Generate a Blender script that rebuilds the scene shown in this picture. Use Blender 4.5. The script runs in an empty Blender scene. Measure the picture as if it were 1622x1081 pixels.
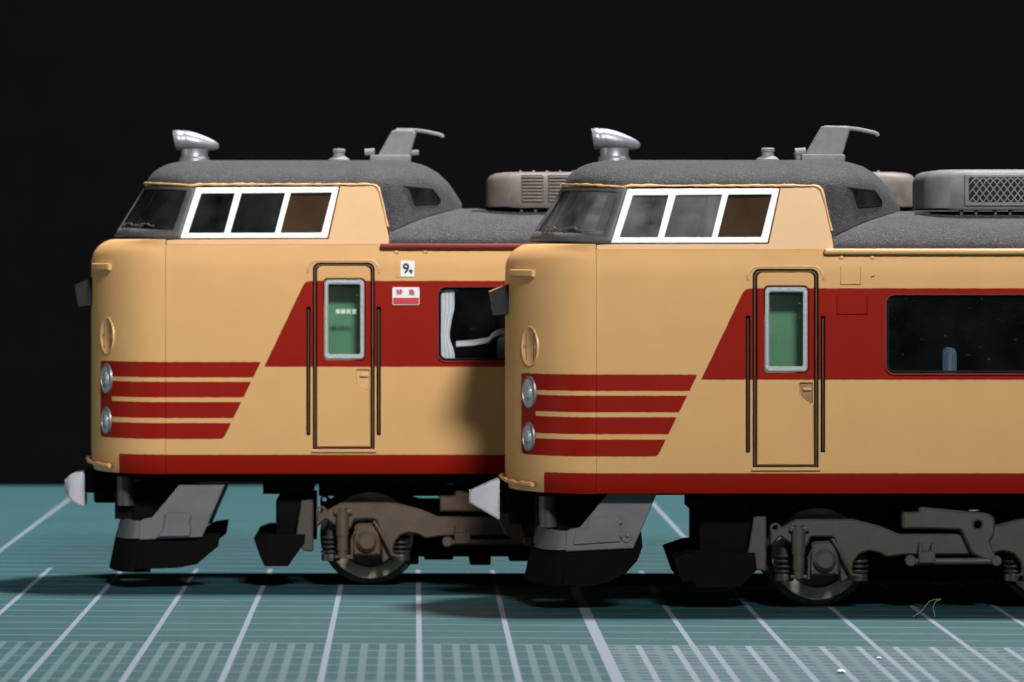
import bpy, bmesh, math, random
from mathutils import Vector, Matrix, noise
from mathutils.bvhtree import BVHTree
from mathutils.geometry import tessellate_polygon

# ------------------------------------------------------------------ scene, camera, light (1 unit = 1 cm)
S = bpy.context.scene
COL = S.collection
R = math.radians
S.unit_settings.scale_length = 0.01
F, CX, CY, H = 8480.0, 655.0, 385.0, 2.21        # focal length and axis in photo pixels, eye height
cam_d = bpy.data.cameras.new('camera'); cam = bpy.data.objects.new('camera', cam_d); COL.objects.link(cam)
cam.location = (0, 0, H); cam.rotation_euler = (R(90), 0, 0)
cam_d.sensor_width = 36; cam_d.lens = F*36/1622
cam_d.shift_x = (811-CX)/1622; cam_d.shift_y = -(540.5-CY)/1622
cam_d.clip_start = 1; cam_d.clip_end = 1000
cam_d.dof.use_dof = True; cam_d.dof.focus_distance = 31.2; cam_d.dof.aperture_fstop = 2.1
S.camera = cam
S.view_settings.view_transform = 'Standard'; S.view_settings.look = 'None'
S.view_settings.exposure = 0; S.view_settings.gamma = 1; S.view_settings.use_curve_mapping = False
W = bpy.data.worlds.new('World'); S.world = W; W.use_nodes = True
W.node_tree.nodes['Background'].inputs[0].default_value = (0.55, 0.6, 0.7, 1)
W.node_tree.nodes['Background'].inputs[1].default_value = 0.012

def lamp(name, loc, target, size, power, col):
    l = bpy.data.lights.new(name, 'AREA'); l.shape = 'DISK'; l.size = size; l.energy = power; l.color = col
    o = bpy.data.objects.new(name, l); COL.objects.link(o); o.location = loc
    o.rotation_euler = (Vector(target)-Vector(loc)).to_track_quat('-Z', 'Y').to_euler()
    return o
lamp('overhead_lamp', (16, 47, 57), (1.5, 33, 1), 8, 84000, (1, .98, .97))
def spot(name, loc, edge, half, radius, power, col, blend):
    '''snooted lamp: the lower edge of its beam passes through the point "edge"'''
    l = bpy.data.lights.new(name, 'SPOT'); l.energy = power; l.color = col; l.shadow_soft_size = radius
    l.spot_size = 2*half; l.spot_blend = blend
    o = bpy.data.objects.new(name, l); COL.objects.link(o); o.location = loc
    d = (Vector(edge)-Vector(loc)).normalized()
    ax = d.cross(Vector((0, 0, 1))).normalized()
    d.rotate(Matrix.Rotation(half, 3, ax))
    o.rotation_euler = d.to_track_quat('-Z', 'Y').to_euler()
spot('front_lamp', (10.5, -18, 34), (1.5, 32, .9), R(15), 6.0, 336000, (1, .97, .935), .15)

lamp('fill_lamp', (-50, 21, 6.5), (0, 33, 1.6), 14, 4100, (1, .92, .80))

# ------------------------------------------------------------------ materials
class NT:
    def __init__(s, name):
        s.m = bpy.data.materials.new(name); s.m.use_nodes = True
        s.t = s.m.node_tree; s.b = s.t.nodes['Principled BSDF']; s.out = s.t.nodes['Material Output']
        s._p = None
    def n(s, typ, **kw):
        x = s.t.nodes.new(typ)
        for k, v in kw.items(): setattr(x, k, v)
        return x
    def set(s, sock, v):
        if isinstance(v, bpy.types.NodeSocket): s.t.links.new(v, sock)
        elif v is not None: sock.default_value = v
    def m_(s, op, a, b=None, c=None):
        x = s.n('ShaderNodeMath', operation=op)
        for i, v in enumerate((a, b, c)): s.set(x.inputs[i], v)
        return x.outputs[0]
    def pos(s):
        if s._p is None:
            tc = s.n('ShaderNodeTexCoord'); sp = s.n('ShaderNodeSeparateXYZ')
            s.t.links.new(tc.outputs['Object'], sp.inputs[0]); s._tc = tc.outputs['Object']; s._p = sp.outputs
        return s._p
    def noise(s, scale, detail=3, rough=.5):
        s.pos(); x = s.n('ShaderNodeTexNoise'); x.inputs['Scale'].default_value = scale
        x.inputs['Detail'].default_value = detail; x.inputs['Roughness'].default_value = rough
        s.t.links.new(s._tc, x.inputs['Vector']); return x.outputs['Fac']
    def mix(s, f, a, b):
        x = s.n('ShaderNodeMix', data_type='RGBA'); s.set(x.inputs[0], f)
        for i, v in ((6, a), (7, b)):
            if isinstance(v, tuple): v = (*v[:3], 1)
            s.set(x.inputs[i], v)
        return x.outputs[2]
    def ramp(s, v, lo, hi):
        x = s.n('ShaderNodeMapRange'); s.set(x.inputs[0], v)
        x.inputs[1].default_value = lo; x.inputs[2].default_value = hi
        return x.outputs[0]
    def bump(s, h, strength, dist):
        x = s.n('ShaderNodeBump'); x.inputs['Strength'].default_value = strength; x.inputs['Distance'].default_value = dist
        s.set(x.inputs['Height'], h); s.t.links.new(x.outputs[0], s.b.inputs['Normal'])

def mat(name, col, rough=.5, var=.12, vscale=9, grain=0, gscale=60, metal=0, spec=.5, coat=0):
    k = NT(name); b = k.b
    f = k.noise(vscale, 4, .6)
    lo = tuple(c*(1-var) for c in col); hi = tuple(min(1, c*(1+var)) for c in col)
    k.set(b.inputs['Base Color'], k.mix(k.ramp(f, .3, .7), lo, hi))
    b.inputs['Roughness'].default_value = rough; b.inputs['Metallic'].default_value = metal
    b.inputs['Specular IOR Level'].default_value = spec; b.inputs['Coat Weight'].default_value = coat
    if grain: k.bump(k.noise(gscale, 3, .6), grain, .02)
    return k.m

CREAM, RED = (.56, .325, .138), (.225, .0075, .0025)
def livery():
    k = NT('livery_paint'); p = k.pos(); m = k.m_
    PX = m('MULTIPLY_ADD', p[0], 265.0, 1200.0); PY = m('MULTIPLY_ADD', p[2], -265.0, CY+H*265.0)
    wob = m('MULTIPLY', m('SUBTRACT', k.noise(24, 3, .65), .5), 1.7)
    def lin(x0, y0, nx, ny):
        return m('ADD', m('MULTIPLY', m('SUBTRACT', PX, x0), nx), m('MULTIPLY', m('SUBTRACT', PY, y0), ny))
    mx = lambda a, b: m('MAXIMUM', a, b)
    smx = lambda a, b, r: m('SMOOTH_MAX', a, b, r)
    above = lambda y: m('SUBTRACT', y, PY)
    below = lambda y: m('SUBTRACT', PY, y)
    A = mx(smx(above(457.), lin(1111, 601, -.903, -.430), 14.), below(602.))
    B = smx(above(750.), m('SUBTRACT', 863., PX), 5.)
    C = mx(mx(smx(above(593.6), m('SUBTRACT', 828., PX), 6.), smx(below(723.7), lin(1104.8, 593.6, .9, .437), 9.)), smx(below(723.7), m('SUBTRACT', 828., PX), 12.))
    for y0, y1 in ((619.8, 627.2), (653.6, 661.2), (688.4, 696.6)):
        C = mx(C, m('MULTIPLY', mx(mx(above(y0), below(y1)), m('SUBTRACT', 850., PX)), -1.0))
    sdf = m('ADD', m('MINIMUM', m('MINIMUM', A, B), C), wob)
    mask = k.ramp(sdf, .6, -.6)
    f = k.ramp(k.noise(3, 4), .3, .7); g = k.noise(160, 2)
    cream = k.mix(f, tuple(c*.96 for c in CREAM), tuple(c*1.03 for c in CREAM))
    red = k.mix(f, tuple(c*.93 for c in RED), tuple(c*1.05 for c in RED))
    k.set(k.b.inputs['Base Color'], k.mix(mask, cream, red))
    k.b.inputs['Roughness'].default_value = .5; k.b.inputs['Specular IOR Level'].default_value = .09
    k.bump(g, .12, .004)
    return k.m

def speckled(name, col, col2, grain=.85):
    k = NT(name); n1 = k.noise(88, 3, .7); n2 = k.noise(6, 4, .6); sp = k.noise(115, 1)
    c = k.mix(k.ramp(n2, .3, .7), tuple(x*.85 for x in col), tuple(x*1.12 for x in col))
    c = k.mix(k.m_('MULTIPLY', k.ramp(sp, .61, .71), .62), c, col2)
    c = k.mix(k.m_('MULTIPLY', k.ramp(n1, .42, .30), .5), c, tuple(x*.4 for x in col))
    k.set(k.b.inputs['Base Color'], c); k.b.inputs['Roughness'].default_value = .8
    k.b.inputs['Specular IOR Level'].default_value = .25
    k.bump(n1, grain, .03)
    return k.m

def glass(name, tint, haze, dust, alpha=.12):
    """clear pane: mostly see-through, a little dusty, with a glossy surface"""
    k = NT(name); t = k.t; t.nodes.remove(k.b)
    tr = k.n('ShaderNodeBsdfTransparent'); tr.inputs[0].default_value = (*tint, 1)
    df = k.n('ShaderNodeBsdfDiffuse'); df.inputs[0].default_value = (*haze, 1)
    gl = k.n('ShaderNodeBsdfGlossy'); gl.inputs['Roughness'].default_value = .06
    sp = k.ramp(k.noise(42, 2), .70, .78)
    fac = k.m_('MAXIMUM', k.m_('MULTIPLY', k.ramp(k.noise(5, 3), .2, .8), dust), k.m_('MULTIPLY', sp, .35))
    m1 = k.n('ShaderNodeMixShader'); k.set(m1.inputs[0], fac); t.links.new(tr.outputs[0], m1.inputs[1]); t.links.new(df.outputs[0], m1.inputs[2])
    fr = k.n('ShaderNodeFresnel'); fr.inputs[0].default_value = 1.45
    m2 = k.n('ShaderNodeMixShader'); t.links.new(fr.outputs[0], m2.inputs[0]); t.links.new(m1.outputs[0], m2.inputs[1]); t.links.new(gl.outputs[0], m2.inputs[2])
    t.links.new(m2.outputs[0], k.out.inputs[0])
    return k.m

def mat_surface():
    k = NT('green_cutting_mat'); p = k.pos(); m = k.m_
    X, Y = p[0], p[1]
    T = m('ADD', Y, m('MULTIPLY', X, .084))
    wob = m('MULTIPLY', m('SUBTRACT', k.noise(9, 4), .5), .03)
    def band(v, off, period, half, soft):          # 1 on a line of the given half width
        q = m('ADD', m('SUBTRACT', v, off), 1000*period + period/2)
        dst = m('ABSOLUTE', m('SUBTRACT', m('MODULO', q, period), period/2))
        return k.ramp(dst, half+soft, half-soft)
    gt = lambda v, a: m('GREATER_THAN', v, a)
    X0, T0 = .0314, 29.50
    front = gt(T0, T); right = gt(X, X0+1.0)
    inv = lambda v: m('SUBTRACT', 1.0, v)
    mul = lambda *a: a[0] if len(a) == 1 else m('MULTIPLY', a[0], mul(*a[1:]))
    mx = lambda a, b: m('MAXIMUM', a, b)
    wear = k.ramp(k.noise(60, 3, .7), .28, .5)
    brk = k.ramp(k.noise(7, 4, .7), .36, .55)
    major = mx(mul(band(X, X0, .5, .0155, .003), gt(36.2, T)), mul(band(X, X0+2.0, 5.0, .0165, .003), gt(T, 36.2)))
    border = k.ramp(m('ABSOLUTE', m('SUBTRACT', X, X0+1.0)), .034, .029)
    fine2 = mul(front, right, band(X, X0, .2, .0165, .003))
    bold = mx(mx(major, border), fine2)
    thin = mul(band(T, T0, .5, .018, .010), m('ADD', .55, m('MULTIPLY', brk, .45)))
    strip = mul(front, inv(right), band(X, X0+.1, .1, .019, .005), .62)
    strip2 = mul(front, right, band(X, X0+.1, .2, .022, .008), .62)
    rows2 = mul(front, right, band(T, T0, .2, .050, .014), .72)
    light = mx(mx(thin, strip), mx(strip2, rows2))
    g = k.ramp(k.noise(1.3, 5, .6), .3, .7); sp = k.noise(50, 2)
    base = k.mix(g, (.0075, .050, .057), (.0115, .063, .072))
    base = k.mix(m('MULTIPLY', k.ramp(sp, .66, .76), .35), base, (.1, .15, .16))
    base = k.mix(m('MULTIPLY', k.ramp(k.noise(33, 3), .36, .28), .5), base, (.02, .07, .07))
    wv = k.n('ShaderNodeMapping'); wv.inputs['Scale'].default_value = (.25, 22, 1); wv.inputs['Rotation'].default_value = (0, 0, R(3))
    k.t.links.new(k._tc, wv.inputs[0]); nz = k.n('ShaderNodeTexNoise'); nz.inputs['Scale'].default_value = 1.6; nz.inputs['Detail'].default_value = 3
    k.t.links.new(wv.outputs[0], nz.inputs['Vector'])
    scr = mul(k.ramp(nz.outputs['Fac'], .66, .72), .35)
    c = k.mix(mx(light, scr), base, (.098, .145, .166))
    c = k.mix(mul(bold, m('ADD', .72, m('MULTIPLY', wear, .28))), c, (.155, .185, .232))
    k.set(k.b.inputs['Base Color'], c)
    k.b.inputs['Roughness'].default_value = .62; k.b.inputs['Specular IOR Level'].default_value = .3
    k.bump(k.noise(45, 3, .6), .25, .01)
    return k.m

M = dict(
    livery=livery(),
    cream=mat('cream_paint', CREAM, .42, .04, 4),
    grime=mat('grimy_cream_paint', (.058, .031, .011), .6, .35, 12),
    washed=mat('washed_cream_paint', (.26, .155, .065), .6, .2, 14),
    red=mat('red_paint', (.16, .009, .005), .35, .08, 6),
    gap=mat('dark_brown_gap', (.012, .006, .003), .8, .2),
    roof=speckled('grey_grained_roof', (.073, .073, .080), (.24, .24, .25)),
    cabroof=speckled('dark_grained_cab_roof', (.066, .066, .071), (.23, .23, .24)),
    white=mat('white_frame_paint', (.85, .85, .88), .45, .03, 30, .15, 90),
    silver=mat('silver_frame_paint', (.38, .39, .42), .4, .08, 60, .2, 70, .25),
    horn=mat('silver_lamp_paint', (.20, .20, .225), .42, .12, 26, .05, 60, .5),
    lightgrey=mat('light_grey_fitting', (.15, .15, .155), .65, .15, 14, .08, 80),
    acgrey=mat('grey_cooler_paint', (.13, .13, .14), .6, .2, 8, .06, 90),
    acbrown=mat('brown_grey_cooler_paint', (.125, .106, .097), .6, .3, 7, .06, 90),
    surround=mat('dark_grey_surround', (.075, .074, .074), .5, .15, 20),
    black=mat('black_plastic', (.0022, .0022, .0025), .8, .3, 15, spec=.08),
    rubber=mat('black_rubber', (.004, .004, .004), .6, .1, spec=.2),
    gunmetal=mat('grey_plastic', (.030, .030, .033), .5, .3, 12),
    skirt=mat('grey_skirt_paint', (.105, .105, .116), .5, .14, 7, .04, 90),
    bogie_grey=mat('grey_brown_bogie', (.044, .039, .033), .55, .15, 15, .04, 120, spec=.45),
    bogie_brown=mat('brown_bogie', (.072, .046, .028), .55, .18, 12, .04, 120, spec=.45),
    wheel=mat('dark_wheel_metal', (.045, .046, .048), .4, .2, 15, 0, 60, .5),
    tread=mat('wheel_face', (.40, .36, .31), .5, .3, 10, 0, 60, .2),
    plastic=mat('white_coupler_plastic', (.43, .44, .49), .5, .05, 12),
    green=mat('green_interior', (.105, .30, .165), .6, .05),
    interior=mat('dark_interior', (.012, .014, .017), .7, .2),
    cabgrey=mat('grey_cab_interior', (.10, .10, .098), .7, .2, 6),
    brown=mat('brown_blind', (.062, .047, .035), .7, .12, 12),
    seat=mat('blue_grey_seat', (.12, .18, .25), .6, .15),
    curtain=mat('white_curtain', (.80, .80, .80), .8, .04, 14),
    lens=mat('lamp_lens', (.36, .40, .44), .25, .12, 20, 0, 50, .35),
    sticker=mat('white_sticker', (.68, .68, .70), .5, .03),
    pink=mat('red_sticker_print', (.42, .022, .036), .5, .05),
    ink=mat('black_print', (.015, .015, .02), .5, .05),
    wtext=mat('white_print', (.55, .62, .57), .6, .05),
    sign=mat('dark_sign_plastic', (.014, .014, .013), .3, .2),
    orange=mat('orange_sign_edge', (.30, .13, .04), .5, .2),
    glass_r=glass('clear_dusty_pane', (.72, .74, .74), (.33, .33, .33), .46),
    glass_l=glass('clear_dark_pane', (.42, .44, .44), (.22, .24, .24), .10),
    glass_b=glass('brown_backed_pane', (.78, .70, .62), (.2, .16, .12), .12),
    glass_w=glass('dark_window_pane', (.86, .88, .90), (.2, .24, .28), .02),
    glass_d=glass('door_pane', (.86, .9, .88), (.3, .4, .34), .06),
    fibre=mat('grey_lint', (.20, .17, .14), .8, .1),
    speck=mat('white_paper', (.8, .8, .8), .8, .05),
)

# ------------------------------------------------------------------ mesh helpers
rnd = random.Random(7)
def finish(name, bm, m, parent=None, angle=38, loc=None):
    bmesh.ops.remove_doubles(bm, verts=bm.verts, dist=1e-5)
    bmesh.ops.recalc_face_normals(bm, faces=bm.faces)
    me = bpy.data.meshes.new(name); bm.to_mesh(me); bm.free()
    me.shade_smooth(); me.set_sharp_from_angle(angle=R(angle))
    for x in (m if isinstance(m, list) else [m]): me.materials.append(x)
    o = bpy.data.objects.new(name, me); COL.objects.link(o)
    if parent is not None: o.parent = parent
    if loc is not None: o.location = loc
    return o
def tag(o, label=None, cat=None, group=None, kind=None):
    for k, v in (('label', label), ('category', cat), ('group', group), ('kind', kind)):
        if v: o[k] = v
    return o

def rrect(x0, y0, x1, y1, r, n=5, corners=(1, 1, 1, 1)):
    """rounded rectangle, px coordinates (y down): corners tl, tr, br, bl"""
    out = []
    for (cx, cy, a0), on in zip(((x0, y0, 180), (x1, y0, 270), (x1, y1, 0), (x0, y1, 90)), corners):
        if not on or r <= 0: out.append((cx, cy)); continue
        ox = cx + (r if cx == x0 else -r); oy = cy + (r if cy == y0 else -r)
        for i in range(n+1):
            a = R(a0 + 90*i/n); out.append((ox+r*math.cos(a), oy+r*math.sin(a)))
    return out
def rpoly(pts, r, n=4):
    """polygon with rounded corners"""
    out = []; N = len(pts)
    for i in range(N):
        p, a, b = Vector(pts[i]), Vector(pts[i-1]), Vector(pts[(i+1) % N])
        rr = min(r, (a-p).length*.45, (b-p).length*.45)
        s, e = p+(a-p).normalized()*rr, p+(b-p).normalized()*rr
        for j in range(n+1):
            t = j/n; q = s*(1-t)**2 + p*2*t*(1-t) + e*t*t; out.append((q.x, q.y))
    return out
def circ(x, y, r, n=24, ry=None):
    ry = ry or r
    return [(x+r*math.cos(2*math.pi*i/n), y+ry*math.sin(2*math.pi*i/n)) for i in range(n)]

def area2(l): return sum(l[i-1].x*l[i].y-l[i].x*l[i-1].y for i in range(len(l)))
def inset_loop(l, b):
    out = []; N = len(l); sg = 1 if area2(l) > 0 else -1
    for i in range(N):
        e1 = (l[i]-l[i-1]); e2 = (l[(i+1) % N]-l[i])
        if e1.length < 1e-9 or e2.length < 1e-9: out.append(l[i].copy()); continue
        e1.normalize(); e2.normalize()
        n1 = Vector((-e1.y, e1.x))*sg; n2 = Vector((-e2.y, e2.x))*sg
        n = n1+n2
        if n.length < .2: out.append(l[i]+n1*b); continue
        n.normalize(); out.append(l[i]+n*(b/max(.4, n.dot(n1))))
    return out

class Part:
    """builder working in a train's own frame: x along the car, y depth from the near side, z up"""
    def __init__(s, X, Y, Z): s.X, s.Y, s.Z = X, Y, Z
    def at(s, px, py, d=0):
        k = F/(s.Y+d)
        return Vector(((px-CX)/k - s.X, d, H-s.Z+(CY-py)/k))
    def plate(s, bm, outer, holes=(), d=0, th=.03, bev=.004, conv=None, back=True):
        loops = [outer]+list(holes)
        L2 = []
        for lp in loops:
            q = [s.at(x, y, conv if conv is not None else d) for x, y in lp]
            L2.append([Vector((v.x, v.z)) for v in q])
        rings = []
        for i, l in enumerate(L2):
            a = inset_loop(l, bev if i == 0 else -bev) if bev else l
            rings.append((a, l))
        def V(p, y): return bm.verts.new((p.x, y, p.y))
        vf = []; vb = []
        for a, l in rings:
            N = len(l)
            ra = [V(p, d) for p in a]; rb = [V(p, d+bev) for p in l] if bev else ra
            rc = [V(p, d+th) for p in l]
            for i in range(N):
                j = (i+1) % N
                if bev: bm.faces.new((ra[i], ra[j], rb[j], rb[i]))
                bm.faces.new((rb[i], rb[j], rc[j], rc[i]))
            vf += ra; vb += rc
        tris = tessellate_polygon([[Vector((p.x, p.y, 0)) for p in a] for a, l in rings])
        for t in tris:
            try: bm.faces.new([vf[i] for i in t])
            except ValueError: pass
        if back:
            tris = tessellate_polygon([[Vector((p.x, p.y, 0)) for p in l] for a, l in rings])
            for t in tris:
                try: bm.faces.new([vb[i] for i in t])
                except ValueError: pass
        return bm
    def rod(s, bm, px, py, r, d0, d1, n=24, bev=.006, conv=None):
        """cylinder along the depth axis; r in cm"""
        c = s.at(px, py, d0 if conv is None else conv)
        lathe_y(bm, c.x, c.z, [(0, d0), (r-bev, d0), (r, d0+bev), (r, d1), (0, d1)], n)

def lathe_y(bm, cx, cz, prof, n=32):
    rings = []
    for r, y in prof:
        if r < 1e-6: rings.append([bm.verts.new((cx, y, cz))])
        else: rings.append([bm.verts.new((cx+r*math.cos(2*math.pi*i/n), y, cz+r*math.sin(2*math.pi*i/n))) for i in range(n)])
    for a, b in zip(rings, rings[1:]):
        for i in range(n):
            j = (i+1) % n
            if len(a) == 1 and len(b) > 1: bm.faces.new((a[0], b[i], b[j]))
            elif len(b) == 1 and len(a) > 1: bm.faces.new((a[i], a[j], b[0]))
            elif len(a) > 1: bm.faces.new((a[i], a[j], b[j], b[i]))
def grid(bm, rows, closed=False):
    vs = [[bm.verts.new(p) for p in r] for r in rows]
    for a, b in zip(vs, vs[1:]):
        n = len(a)
        for i in range(n if closed else n-1):
            j = (i+1) % n
            try: bm.faces.new((a[i], a[j], b[j], b[i]))
            except ValueError: pass
    return vs
def tube(bm, path, r, n=8, jitter=0):
    rows = []; path = [Vector(p) for p in path]
    for i, p in enumerate(path):
        t = (path[min(i+1, len(path)-1)]-path[max(i-1, 0)]).normalized()
        u = t.cross(Vector((0, 0, 1)))
        if u.length < .2: u = t.cross(Vector((0, 1, 0)))
        u.normalize(); v = t.cross(u)
        rr = r*(1+jitter*(rnd.random()-.5)); q = p + Vector((0, 0, r*jitter*.5*(rnd.random()-.5)))
        rows.append([q+u*rr*math.cos(2*math.pi*k/n)+v*rr*math.sin(2*math.pi*k/n) for k in range(n)])
    vs = grid(bm, rows, True)
    bm.faces.new(vs[0]); bm.faces.new(vs[-1])
def box(bm, x0, x1, y0, y1, z0, z1, bev=0):
    g = bmesh.ops.create_cube(bm, size=1)
    for v in g['verts']:
        v.co = ((x0+x1)/2+v.co.x*(x1-x0), (y0+y1)/2+v.co.y*(y1-y0), (z0+z1)/2+v.co.z*(z1-z0))
    if bev:
        es = list({e for v in g['verts'] for e in v.link_edges})
        bmesh.ops.bevel(bm, geom=es, offset=bev, segments=2, affect='EDGES', profile=.5)
def prism(bm, poly, y0, y1):
    """polygon in (x, z) cm extruded along y; poly of Vectors"""
    a = [bm.verts.new((p.x, y0, p.z)) for p in poly]; b = [bm.verts.new((p.x, y1, p.z)) for p in poly]
    n = len(a)
    for i in range(n): bm.faces.new((a[i], a[(i+1) % n], b[(i+1) % n], b[i]))
    for t in tessellate_polygon([[Vector((p.x, p.z, 0)) for p in poly]]):
        bm.faces.new([a[i] for i in t]); bm.faces.new([b[i] for i in t])
def slice_z(bm, zs):
    for z in zs:
        bmesh.ops.bisect_plane(bm, geom=bm.verts[:]+bm.edges[:]+bm.faces[:], dist=1e-6, plane_co=(0, 0, z), plane_no=(0, 0, 1))
def slice_x(bm, xs):
    for x in xs:
        bmesh.ops.bisect_plane(bm, geom=bm.verts[:]+bm.edges[:]+bm.faces[:], dist=1e-6, plane_co=(x, 0, 0), plane_no=(1, 0, 0))
def project(bm, tree, off):
    for v in bm.verts:
        hit = tree.ray_cast(Vector((v.co.x, -3, v.co.z)), Vector((0, 1, 0)))
        if hit[0] is not None: v.co.y += hit[0].y - off
def text_bm(txt, size, x, z, y, bold=1, ax='CENTER'):
    cu = bpy.data.curves.new('t', 'FONT'); cu.body = txt; cu.size = size; cu.align_x = ax; cu.align_y = 'CENTER'; cu.resolution_u = 3
    cu.extrude = .0012; cu.offset = .02*size*bold
    ob = bpy.data.objects.new('t', cu); COL.objects.link(ob)
    dg = bpy.context.evaluated_depsgraph_get()
    me = bpy.data.meshes.new_from_object(ob.evaluated_get(dg))
    bm = bmesh.new(); bm.from_mesh(me)
    for v in bm.verts: v.co = (x+v.co.x, y-v.co.z, z+v.co.y)
    bpy.data.objects.remove(ob); bpy.data.meshes.remove(me); bpy.data.curves.remove(cu)
    return bm
def interp(x, tab):
    if x <= tab[0][0]: return tab[0][1]
    for (a, p), (b, q) in zip(tab, tab[1:]):
        if x <= b:
            return p+(q-p)*(x-a)/(b-a)
    return tab[-1][1]

CD = .975                                   # half the body width
ZP = lambda py: H+(CY-py)/265.0             # height of a photo row on the near side of the front car
PYZ = lambda z: CY+(H-z)*265.0
def side_in(z):                             # how far the body side leans in at a height
    py = PYZ(z)
    if py > 745: return .03*((py-745)/38)**2
    if py > 440: return 0
    if py > 395: return .05*((440-py)/45)**2
    return .05+.05*(395-py)/98
SLICES = [ZP(y) for y in (775, 765, 755, 745, 440, 432, 424, 416, 408, 401)]
def wrap(bm, slices=SLICES):
    if slices: slice_z(bm, slices)
    for v in bm.verts: v.co.y += side_in(v.co.z)
def mirrored(bm):
    b2 = bm.copy()
    for v in b2.verts: v.co.y = 2*CD-v.co.y
    return b2
def add(bm, b2):
    me = bpy.data.meshes.new('tmp'); b2.to_mesh(me); bm.from_mesh(me); bpy.data.meshes.remove(me); b2.free()
def new(): return bmesh.new()

# ------------------------------------------------------------------ setting: mat, backdrop
bm = new()
grid(bm, [[(x, y, 0) for x in (-24, -12, 0, 12, 24)] for y in (18, 26, 34, 42, 48.7)])
grid(bm, [[(x, 48.7, -.3*i) for x in (-24, 24)] for i in (0, 1)]); grid(bm, [[(x, 18.0, -.3*i) for x in (-24, 24)] for i in (0, 1)])
m_ob = finish('cutting_mat', bm, mat_surface())
tag(m_ob, 'green cutting mat printed with a pale millimetre grid, under both model trains', 'cutting mat')
bm = new(); grid(bm, [[(x, y, -.31) for x in (-80, 80)] for y in (-5, 60)])
tag(finish('table_top', bm, mat('black_table', (.01, .01, .011), .8)), kind='structure')
bm = new(); grid(bm, [[(x, 50+.25*math.sin(x*.7)*(1 if z > 0 else 1), z) for x in range(-80, 81, 2)] for z in (-.3, 3, 10, 40)])
k = NT('black_cloth'); k.set(k.b.inputs['Base Color'], k.mix(k.noise(3, 4), (.0027, .0027, .0032), (.0037, .0037, .0042)))
k.b.inputs['Roughness'].default_value = 1; k.b.inputs['Specular IOR Level'].default_value = 0
tag(finish('backdrop', bm, k.m), kind='structure')

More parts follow.
